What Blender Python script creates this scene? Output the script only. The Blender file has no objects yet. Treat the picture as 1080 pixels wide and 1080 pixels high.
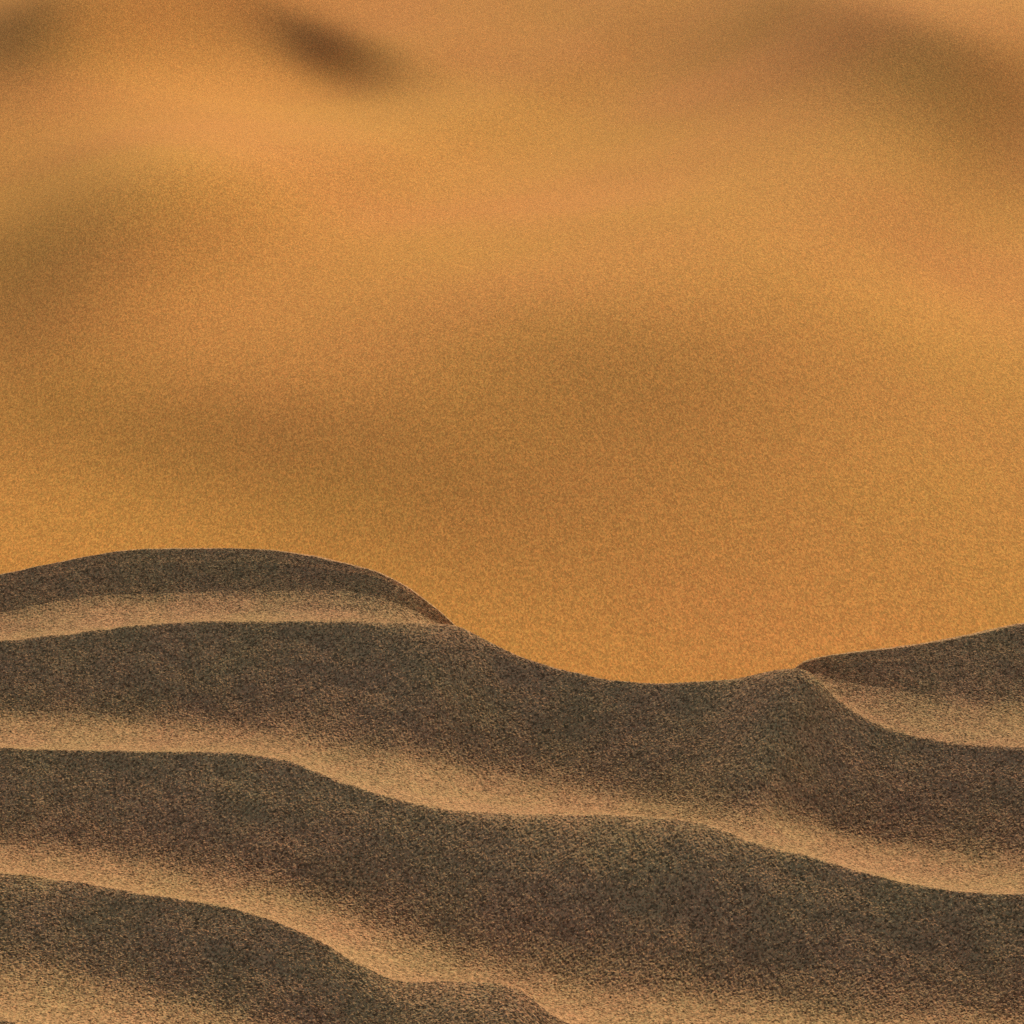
import bpy, math
import numpy as np

S = bpy.context.scene
rng = np.random.default_rng(7)
R = math.radians

# ------------------------------------------------------------------ camera
FOV, PITCH, CAM_H = R(25.0), R(25.0), 15.0
F = 540.0 / math.tan(FOV / 2)                     # focal length in photograph pixels
cP, sP = math.cos(PITCH), math.sin(PITCH)

def ray(px, py):
    xc = (np.asarray(px, float) - 540) / F
    yc = -(np.asarray(py, float) - 540) / F
    return xc, cP + yc * sP, -sP + yc * cP

def pixel(X, Y, Z):
    dz = Z - CAM_H
    fwd = np.maximum(Y * cP - dz * sP, 1e-3)
    up = Y * sP + dz * cP
    return 540 + F * X / fwd, 540 - F * up / fwd

cam_data = bpy.data.cameras.new('camera')
cam = bpy.data.objects.new('camera', cam_data)
S.collection.objects.link(cam)
cam_data.sensor_fit = 'HORIZONTAL'
cam_data.sensor_width = 36
cam_data.angle = FOV
cam_data.clip_start, cam_data.clip_end = 0.05, 12000
cam.location = (0, 0, CAM_H)
cam.rotation_euler = (R(90) - PITCH, 0, 0)
S.camera = cam

# ------------------------------------------------------------------ light
SUN_E, SUN_A = R(29.0), R(22.0)                   # elevation; angle to the right of straight ahead
d_h = np.array([math.sin(SUN_A), math.cos(SUN_A)])  # horizontal direction towards the sun
w = bpy.data.worlds.new('World')
S.world = w
w.use_nodes = True
nt = w.node_tree
sky = nt.nodes.new('ShaderNodeTexSky')
sky.sky_type = 'NISHITA'
sky.sun_disc = False
sky.sun_elevation = SUN_E
sky.sun_rotation = SUN_A                          # clockwise from +Y
sky.dust_density = 1.2
sky.air_density = 1.0
bg = nt.nodes['Background']
bg.inputs['Strength'].default_value = 0.125
nt.links.new(sky.outputs[0], bg.inputs['Color'])
sun_d = bpy.data.lights.new('sun', 'SUN')
sun_d.energy = 4.2
sun_d.angle = R(3.0)
sun_d.color = (1.0, 0.87, 0.67)
sun = bpy.data.objects.new('sun', sun_d)
S.collection.objects.link(sun)
sun.location = (30, 40, 40)
sun.rotation_euler = (R(90) - SUN_E, 0, math.pi - SUN_A)

# ------------------------------------------------------------------ materials
def sand_material(name, base, vary, grain_scale, grain_stretch, grain_amt, bump, clump, tint_scale, tints):
    m = bpy.data.materials.new(name)
    m.use_nodes = True
    n, l = m.node_tree.nodes, m.node_tree.links
    b = n['Principled BSDF']
    b.inputs['Roughness'].default_value = 0.95
    b.inputs['Specular IOR Level'].default_value = 0.05
    tc = n.new('ShaderNodeTexCoord')
    mp = n.new('ShaderNodeMapping')
    mp.inputs['Scale'].default_value = grain_stretch
    l.new(tc.outputs['Object'], mp.inputs['Vector'])
    # grains: every cell a slightly different sand colour
    vo = n.new('ShaderNodeTexVoronoi')
    vo.inputs['Scale'].default_value = grain_scale
    l.new(mp.outputs[0], vo.inputs['Vector'])
    sep = n.new('ShaderNodeSeparateColor')
    l.new(vo.outputs['Color'], sep.inputs[0])
    no = n.new('ShaderNodeTexNoise')
    no.inputs['Scale'].default_value = grain_scale * 0.42
    no.inputs['Detail'].default_value = 2
    l.new(mp.outputs[0], no.inputs['Vector'])
    mixv = n.new('ShaderNodeMath'); mixv.operation = 'MULTIPLY_ADD'
    l.new(no.outputs['Fac'], mixv.inputs[0]); mixv.inputs[1].default_value = clump
    l.new(sep.outputs[0], mixv.inputs[2])
    mr = n.new('ShaderNodeMapRange')
    mr.inputs['From Min'].default_value = clump * .3; mr.inputs['From Max'].default_value = 1 + clump * .7
    mr.inputs['To Min'].default_value = 1 - grain_amt; mr.inputs['To Max'].default_value = 1 + grain_amt
    l.new(mixv.outputs[0], mr.inputs['Value'])
    # broad drifts of differently coloured sand
    ti = n.new('ShaderNodeTexNoise')
    ti.inputs['Scale'].default_value = tint_scale
    ti.inputs['Detail'].default_value = 3
    l.new(tc.outputs['Object'], ti.inputs['Vector'])
    ramp = n.new('ShaderNodeValToRGB')
    ramp.color_ramp.elements[0].position = 0.36
    ramp.color_ramp.elements[1].position = 0.64
    ramp.color_ramp.elements[0].color = (*tints[0], 1)
    ramp.color_ramp.elements[1].color = (*tints[1], 1)
    l.new(ti.outputs['Fac'], ramp.inputs[0])
    # single grains lean red or olive
    gr = n.new('ShaderNodeMix'); gr.data_type = 'RGBA'; gr.blend_type = 'MIX'
    l.new(sep.outputs[1], gr.inputs['Factor'])
    gr.inputs[6].default_value = (1 + vary, 1 - vary * .3, 1 - vary * .4, 1)
    gr.inputs[7].default_value = (1 - vary, 1 + vary * .3, 1 + vary * .4, 1)
    m1 = n.new('ShaderNodeMix'); m1.data_type = 'RGBA'; m1.blend_type = 'MULTIPLY'
    m1.inputs['Factor'].default_value = 1
    l.new(ramp.outputs[0], m1.inputs[6]); l.new(gr.outputs[2], m1.inputs[7])
    m2 = n.new('ShaderNodeVectorMath'); m2.operation = 'SCALE'
    l.new(m1.outputs[2], m2.inputs[0]); l.new(mr.outputs[0], m2.inputs['Scale'])
    l.new(m2.outputs[0], b.inputs['Base Color'])
    if bump:
        bp = n.new('ShaderNodeBump')
        bp.inputs['Strength'].default_value = 1
        bp.inputs['Distance'].default_value = bump
        l.new(mixv.outputs[0], bp.inputs['Height'])
        l.new(bp.outputs[0], b.inputs['Normal'])
    return m

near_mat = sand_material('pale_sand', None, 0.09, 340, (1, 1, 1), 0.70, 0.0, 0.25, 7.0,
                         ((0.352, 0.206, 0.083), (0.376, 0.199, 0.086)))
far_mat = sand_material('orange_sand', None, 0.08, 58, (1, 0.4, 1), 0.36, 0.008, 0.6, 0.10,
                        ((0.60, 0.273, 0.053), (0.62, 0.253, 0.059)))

# ------------------------------------------------------------------ mesh helper
def grid_mesh(name, X, Y, Z, mat, smooth=True):
    r, c = X.shape
    co = np.empty((r * c, 3), np.float32)
    co[:, 0], co[:, 1], co[:, 2] = X.ravel(), Y.ravel(), Z.ravel()
    idx = np.arange(r * c, dtype=np.int32).reshape(r, c)
    q = np.stack([idx[:-1, :-1], idx[:-1, 1:], idx[1:, 1:], idx[1:, :-1]], -1).reshape(-1, 4)
    me = bpy.data.meshes.new(name)
    me.vertices.add(len(co)); me.vertices.foreach_set('co', co.ravel())
    me.loops.add(q.size); me.loops.foreach_set('vertex_index', q.ravel())
    me.polygons.add(len(q))
    me.polygons.foreach_set('loop_start', np.arange(0, q.size, 4, dtype=np.int32))
    me.polygons.foreach_set('use_smooth', np.full(len(q), smooth))
    me.update(calc_edges=True)
    me.materials.append(mat)
    o = bpy.data.objects.new(name, me)
    S.collection.objects.link(o)
    o['kind'] = 'structure'
    return o

def blur(a, n, axis):
    for _ in range(n):
        p = np.concatenate([np.take(a, [0], axis), a, np.take(a, [-1], axis)], axis)
        s = [slice(None)] * a.ndim
        s0, s1, s2 = s[:], s[:], s[:]
        s0[axis], s1[axis], s2[axis] = slice(0, -2), slice(1, -1), slice(2, None)
        a = .25 * p[tuple(s0)] + .5 * p[tuple(s1)] + .25 * p[tuple(s2)]
    return a

def waves(X, Y, seed, n, lam, amp, aniso=(1, 1)):
    r_ = np.random.default_rng(seed)
    z = np.zeros_like(X)
    for _ in range(n):
        th = r_.uniform(0, 2 * math.pi); k = 2 * math.pi / (lam * r_.uniform(.6, 1.6))
        z += np.sin(k * (np.cos(th) * X * aniso[0] + np.sin(th) * Y * aniso[1]) + r_.uniform(0, 6.28))
    return amp * z / math.sqrt(n / 2)

# ------------------------------------------------------------------ near dune
# brink lines of the ripples as read in the photograph, then put on the dune top
PLANE_Z = CAM_H - 2.0
A = [(-700, 640), (-300, 640), (-100, 625), (0, 605), (60, 592), (120, 583), (170, 579), (215, 578), (260, 579), (300, 582), (340, 588),
     (380, 598), (420, 614), (450, 634), (480, 660), (510, 690), (560, 722), (620, 742), (700, 752), (780, 742), (820, 722),
     (850, 699), (870, 694), (900, 689), (950, 682), (1000, 674), (1040, 666), (1080, 658), (1200, 640), (1400, 650), (1700, 690)]
B = [(-700, 690), (-300, 700), (-100, 690), (0, 677), (60, 669), (130, 661), (200, 657), (300, 655), (400, 657), (450, 658), (480, 660),
     (510, 673), (545, 690), (580, 702), (620, 712), (660, 718), (700, 720), (740, 718), (790, 712), (825, 705), (842, 705),
     (856, 711), (868, 722), (882, 736), (900, 749), (920, 760), (960, 774), (1000, 783), (1040, 787), (1080, 787), (1200, 780), (1400, 770), (1700, 790)]
Cc = [(-700, 770), (-300, 785), (-100, 785), (0, 788), (80, 790), (150, 792), (240, 793), (280, 797), (310, 803), (340, 815), (380, 831), (430, 845),
      (500, 855), (560, 858), (640, 858), (700, 863), (750, 869), (790, 885), (850, 903), (920, 921), (980, 935), (1030, 942), (1080, 942),
      (1200, 935), (1400, 920), (1700, 930)]
D = [(-700, 890), (-300, 900), (-100, 908), (0, 919), (70, 928), (150, 942), (210, 951), (250, 959), (300, 975), (340, 993), (380, 1018), (415, 1033),
     (470, 1035), (530, 1039), (555, 1048), (580, 1068), (620, 1088), (700, 1103), (800, 1112), (900, 1110), (1080, 1108), (1200, 1100),
     (1400, 1080), (1700, 1085)]
E = [(-700, 1040), (-300, 1055), (-100, 1063), (0, 1073), (40, 1082), (90, 1094), (180, 1110), (300, 1150), (450, 1195), (620, 1225), (800, 1250),
     (1080, 1265), (1400, 1260), (1700, 1260)]
# where the shaded face of each ripple runs out below its brink
TAB = [(-700, 662), (-300, 664), (-100, 653), (0, 640), (100, 624), (200, 619), (300, 618), (400, 624), (450, 645), (480, 665), (560, 730),
       (700, 760), (800, 735), (850, 703), (880, 712), (950, 724), (1010, 732), (1080, 735), (1200, 722), (1700, 740)]
TBC = [(-700, 745), (0, 748), (100, 752), (200, 758), (300, 768), (400, 786), (540, 815), (650, 828), (800, 852), (900, 877), (1050, 897), (1200, 890), (1700, 890)]
TCD = [(-700, 855), (0, 881), (150, 902), (300, 932), (400, 968), (480, 1003), (560, 1022), (700, 1040), (800, 1050), (900, 1060), (1050, 1068), (1700, 1050)]
TDE = [(-700, 982), (0, 1010), (100, 1027), (200, 1049), (300, 1082), (450, 1130), (620, 1160), (900, 1190), (1700, 1200)]

def pchip(pts, x):
    p = np.array(pts, float); xs, ys = p[:, 0], p[:, 1]
    h = np.diff(xs); dl = np.diff(ys) / h
    m = np.zeros_like(ys)
    for i in range(1, len(xs) - 1):
        m[i] = (dl[i - 1] * h[i] + dl[i] * h[i - 1]) / (h[i] + h[i - 1])
        if dl[i - 1] * dl[i] <= 0: m[i] *= .35
    m[0], m[-1] = dl[0], dl[-1]
    x = np.clip(x, xs[0], xs[-1])
    i = np.clip(np.searchsorted(xs, x) - 1, 0, len(xs) - 2)
    t = (x - xs[i]) / h[i]
    return ((1 + 2 * t) * (1 - t) ** 2 * ys[i] + t * (1 - t) ** 2 * h[i] * m[i]
            + t * t * (3 - 2 * t) * ys[i + 1] + t * t * (t - 1) * h[i] * m[i + 1])

PX = np.arange(-700, 1701, 2.0)

def gauss(a, sig):
    n = int(4 * sig)
    kx = np.exp(-.5 * (np.arange(-n, n + 1) / sig) ** 2)
    return np.convolve(np.pad(a, n, mode='edge'), kx / kx.sum(), mode='valid')

def on_plane(py, sig=35, z=PLANE_Z):
    # the brink's plan runs smoothly on a level; its height then follows the photographed line
    rx, ry, rz = ray(PX, py)
    Y = gauss(ry * (z - CAM_H) / rz, sig)
    k = Y / ry
    return rx * k, Y, CAM_H + rz * k

# columns: fine across the view, coarser to the sides
half = 1.25
xin = np.arange(-half, half + 1e-6, 0.0018)
step, xo = 0.0018, [half]
while xo[-1] < 45:
    step = min(step * 1.06, 2.0); xo.append(xo[-1] + step)
xo = np.array(xo[1:])
XC = np.concatenate([-xo[::-1], xin, xo])
ncol = len(XC)
wander = 0.10 * np.sin(XC * 1.9 + .6) + 0.25 * np.sin(XC * .53 + 1.7) + .5 * np.sin(XC * .21)
side = np.clip((np.abs(XC) - 1.3) / 2.0, 0, 1)

def to_cols(pts):
    X, Y, Z = pts
    o = np.argsort(X)
    Y = np.interp(XC, X[o], Y[o]); Z = np.interp(XC, X[o], Z[o])
    return blur(Y, 10, 0) + wander * side, blur(Z, 6, 0)

pb = on_plane(pchip(B, PX), 95)
pa_row = pchip(A, PX)
pa = list(on_plane(pa_row))
ya = pa[1] - pb[1] - 0.20
ya = pb[1] + 0.20 + .5 * (ya + np.sqrt(ya * ya + .08 ** 2))
ya = blur(ya, 120, 0)
rx, ry, rz = ray(PX, pa_row)
k = ya / ry
pa = (rx * k, ya, CAM_H + rz * k)
crest = [to_cols(on_plane(pchip(E, PX))), to_cols(on_plane(pchip(D, PX))), to_cols(on_plane(pchip(Cc, PX))), to_cols(pb), to_cols(pa)]
# more ripples towards and behind the camera
pre = []
y0, z0 = crest[0]
for i in range(1, 16):
    yy = y0 - 0.40 * i - 0.05 * np.sin(XC * 2.3 + i * 1.7)
    pre.append((yy, z0 - 0.012 * i ** 1.5))
crest = pre[::-1] + crest
TR = {('E', 'D'): TDE, ('D', 'C'): TCD, ('C', 'B'): TBC, ('B', 'A'): TAB}
tr_list = [None] * 15 + [TDE, TCD, TBC, TAB]

NB, NF = 105, 110
MARGIN = 0.058
TANS = math.tan(SUN_E) - MARGIN                    # every shaded face lies just under the grazing sun
DX, DY = math.sin(SUN_A), math.cos(SUN_A)

def brink_round(i, pxb):
    """how softly the face turns over under its brink, metres"""
    g = lambda c, w_: np.exp(-.5 * ((pxb - c) / w_) ** 2)
    if i == 17: return .003 + .035 * g(630, 95)                     # third brink
    if i == 16: return .003 + .030 * g(60, 60) + .09 * g(520, 60)   # the one in front
    if i == 18: return .003 + .030 * g(470, 40) + .022 * g(820, 40)
    if i == 19: return .003 + .05 * g(440, 35) + .04 * g(866, 22)   # the farthest
    return np.full_like(pxb, .004)

def face(i, yf, zf, Y):
    """height on the slip face: straight lines running down away from the sun from the brink"""
    tau = np.zeros_like(Y)
    for _ in range(14):
        xb = XC + DX * tau
        tau = .5 * tau + .5 * np.clip((np.interp(xb, XC, yf) - Y) / DY, 0, 1.2)
    xb = XC + DX * tau
    rho = brink_round(i + 1, 540 + F * xb / 3.9)
    ts = TANS * np.ones_like(tau)
    if i == 18:
        px_ = 540 + F * xb / 4.0
        ts -= .26 * np.exp(-.5 * ((px_ - 450) / 38) ** 2) + .24 * np.exp(-.5 * ((px_ - 862) / 26) ** 2)
    return np.interp(xb, XC, zf) - ts * (tau - rho * (1 - np.exp(-tau / rho)))

rowsY, rowsZ = [], []
for i in range(len(crest) - 1):
    (yn, zn), (yf, zf) = crest[i], crest[i + 1]
    rows = tr_list[i]
    fine = i >= 14
    nb, nf = (NB, NF) if fine else (14, 12)
    yt = yf - (yf - yn) * .36
    if rows is not None:
        pxc = np.clip(540 + F * XC / 4.0, -700, 1700)
        for _ in range(25):
            zt = face(i, yf, zf, yt)
            pxc, row = pixel(XC, yt, zt)
            err = row - (pchip(rows, pxc) + (11 if i == 18 else 6))                       # >0: too near
            yt = np.clip(yt + err * 0.0012, yn + .22 * (yf - yn), yf - .10 * (yf - yn))
        yt = blur(yt, 200, 0)
    zt = face(i, yf, zf, yt)
    zt = np.minimum(zt, np.minimum(zn, zf) - 0.004)
    zt = blur(zt, 60, 0)
    for j in range(nb + nf):
        Y = yn + (yt - yn) * j / nb if j < nb else yt + (yf - yt) * (j - nb) / nf
        sb = np.clip((Y - yn) / (yt - yn), 0, 1)
        zb_ = zt + (zn - zt) * (1 - sb) ** 1.8
        zf_ = np.minimum(face(i, yf, zf, Y), zf + .02)
        kk = (.026 if i == 18 else .019) * np.clip(np.minimum(sb * sb * 1.8, (yf - Y) / (yf - yt) * 3), 0, 1) + 1e-5
        df = zf_ - zb_
        if j == 0: z = zn
        else: z = .5 * (zf_ + zb_ + np.sqrt(df * df + kk * kk))
        rowsY.append(Y); rowsZ.append(z)
# slip face falling away behind the last brink, down to the valley floor
yl, zl = crest[-1]
for t in np.concatenate([np.linspace(0, .5, 70), np.geomspace(.52, 24, 60)]):
    drop = 0.80 * t - 0.80 * 0.010 * (1 - np.exp(-t / 0.010))
    rowsY.append(yl + t); rowsZ.append(zl - drop)
# dune flank behind the camera runs down as well
yb, zb = crest[0]
for t in np.geomspace(.05, 40, 40):
    rowsY.insert(0, yb - t); rowsZ.insert(0, zb - 0.38 * t * (1 - np.exp(-t / 2)))
Yn = np.array(rowsY); Zn = np.array(rowsZ)
Xn = np.broadcast_to(XC, Yn.shape).copy()
# the dune crest sinks to both sides of the view
Zn -= 9.0 * (1 - np.exp(-(np.clip(np.abs(Xn) - 2.5, 0, None) / 28) ** 2))
Zn = blur(Zn, 3, 0)
Zn = blur(Zn, 4, 1)
fade = np.clip((Yn - 1.5) / .6, 0, 1) * np.clip(1 - (np.abs(Xn) - 1.2) / .4, 0, 1)
Zn += waves(Xn, Yn, 3, 14, .22, .0013, (.7, 1)) * np.clip(1 - np.abs(Xn) / 6, 0, 1)
Zn += waves(Xn, Yn, 4, 18, .06, .00042) * fade
grain = rng.normal(size=Yn.shape)
g1 = blur(blur(grain, 1, 0), 1, 1)
g2 = blur(blur(rng.normal(size=Yn.shape), 6, 0), 5, 1)
Zn += fade * (g1 / g1.std() * 0.00004 + grain * 0.00042)
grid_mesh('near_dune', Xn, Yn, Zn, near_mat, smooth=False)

# ------------------------------------------------------------------ valley and far dunes
def axis(lo, hi, st, far):
    a = np.arange(lo, hi + st * .5, st)
    up, s = [a[-1]], st
    while up[-1] < far:
        s *= 1.12; up.append(up[-1] + s)
    dn, s = [a[0]], st
    while dn[-1] > -far:
        s *= 1.12; dn.append(dn[-1] - s)
    return np.concatenate([np.array(dn[1:])[::-1], a, np.array(up[1:])])

dd = axis(10, 110, .16, 4000.)                    # towards the sun
ee = axis(-65, 40, .16, 4000.)                     # across
EE, DD = np.meshgrid(ee, dd)
e_h = np.array([d_h[1], -d_h[0]])
GX = DD * d_h[0] + EE * e_h[0]
GY = DD * d_h[1] + EE * e_h[1]
ok = (GY > 8) & (GY < 200)

def blob(cx, cy, lx, up, down, deg):
    a = R(deg)
    u = (gpx - cx) * math.cos(a) + (gpy - cy) * math.sin(a)
    v = -(gpx - cx) * math.sin(a) + (gpy - cy) * math.cos(a)
    return np.exp(-.5 * (u / lx) ** 2 - .5 * (v / np.where(v < 0, up, down)) ** 2)

BLOBS = [((350, 38), 58, 13, 28, 18, .50), ((15, 35), 66, 30, 42, -22, .36),
         ((935, 40), 120, 26, 60, 17, .28), ((1065, 110), 80, 36, 60, 26, .13), ((20, 310), 90, 60, 70, 0, .06),
         ((95, 240), 105, 48, 65, -22, .23), ((0, 345), 70, 60, 60, 0, .08), ((60, 150), 80, 40, 40, 0, .05),
         ((650, 395), 180, 65, 75, 3, .18), ((420, 500), 220, 60, 60, 8, .13),
         ((170, 450), 190, 40, 50, 0, .11), ((720, 50), 110, 40, 50, 10, .08), ((640, 610), 220, 60, 70, 10, .07),
         ((230, 115), 110, 55, 70, 0, -.18), ((470, 190), 160, 80, 90, 0, -.10), ((1000, 310), 110, 60, 60, 0, -.08)]
GZ = np.zeros_like(GX)
LAM = 34.0
for it in range(6):                               # the mounds lift the ground, so settle where each hollow lies
    gpx, gpy = pixel(GX, GY, GZ)
    slope = np.zeros_like(GX)
    for (c, lx, up, dn, deg, amp) in BLOBS:
        slope += 1.25 * amp * blob(c[0], c[1], lx, up, dn, deg)
    slope *= ok
    N = np.zeros_like(GX)
    for i in range(1, len(dd)):
        h = dd[i] - dd[i - 1]
        N[i] = N[i - 1] * math.exp(-h / LAM) + slope[i] * h
    GZ = .35 * GZ + .65 * blur(N, 3, 1)
GZ = blur(blur(GZ, 3, 1), 3, 0)
dist = np.hypot(GX, GY - 30)
out = np.clip((dist - 70) / 120, 0, 1)
GZ += out * (waves(GX, GY, 11, 7, 190, 7.0) + waves(GX, GY, 12, 6, 60, 1.6))
GZ += waves(GX, GY, 13, 10, 9, .022) * np.clip(1 - dist / 160, 0, 1)
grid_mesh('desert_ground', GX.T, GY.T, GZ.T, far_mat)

# ------------------------------------------------------------------ render settings
S.view_settings.view_transform = 'Standard'
S.view_settings.look = 'None'
S.view_settings.gamma = 1
S.view_settings.exposure = 0.0
S.render.engine = 'CYCLES'
S.cycles.use_denoising = False
S.cycles.use_adaptive_sampling = False
S.cycles.max_bounces = 4
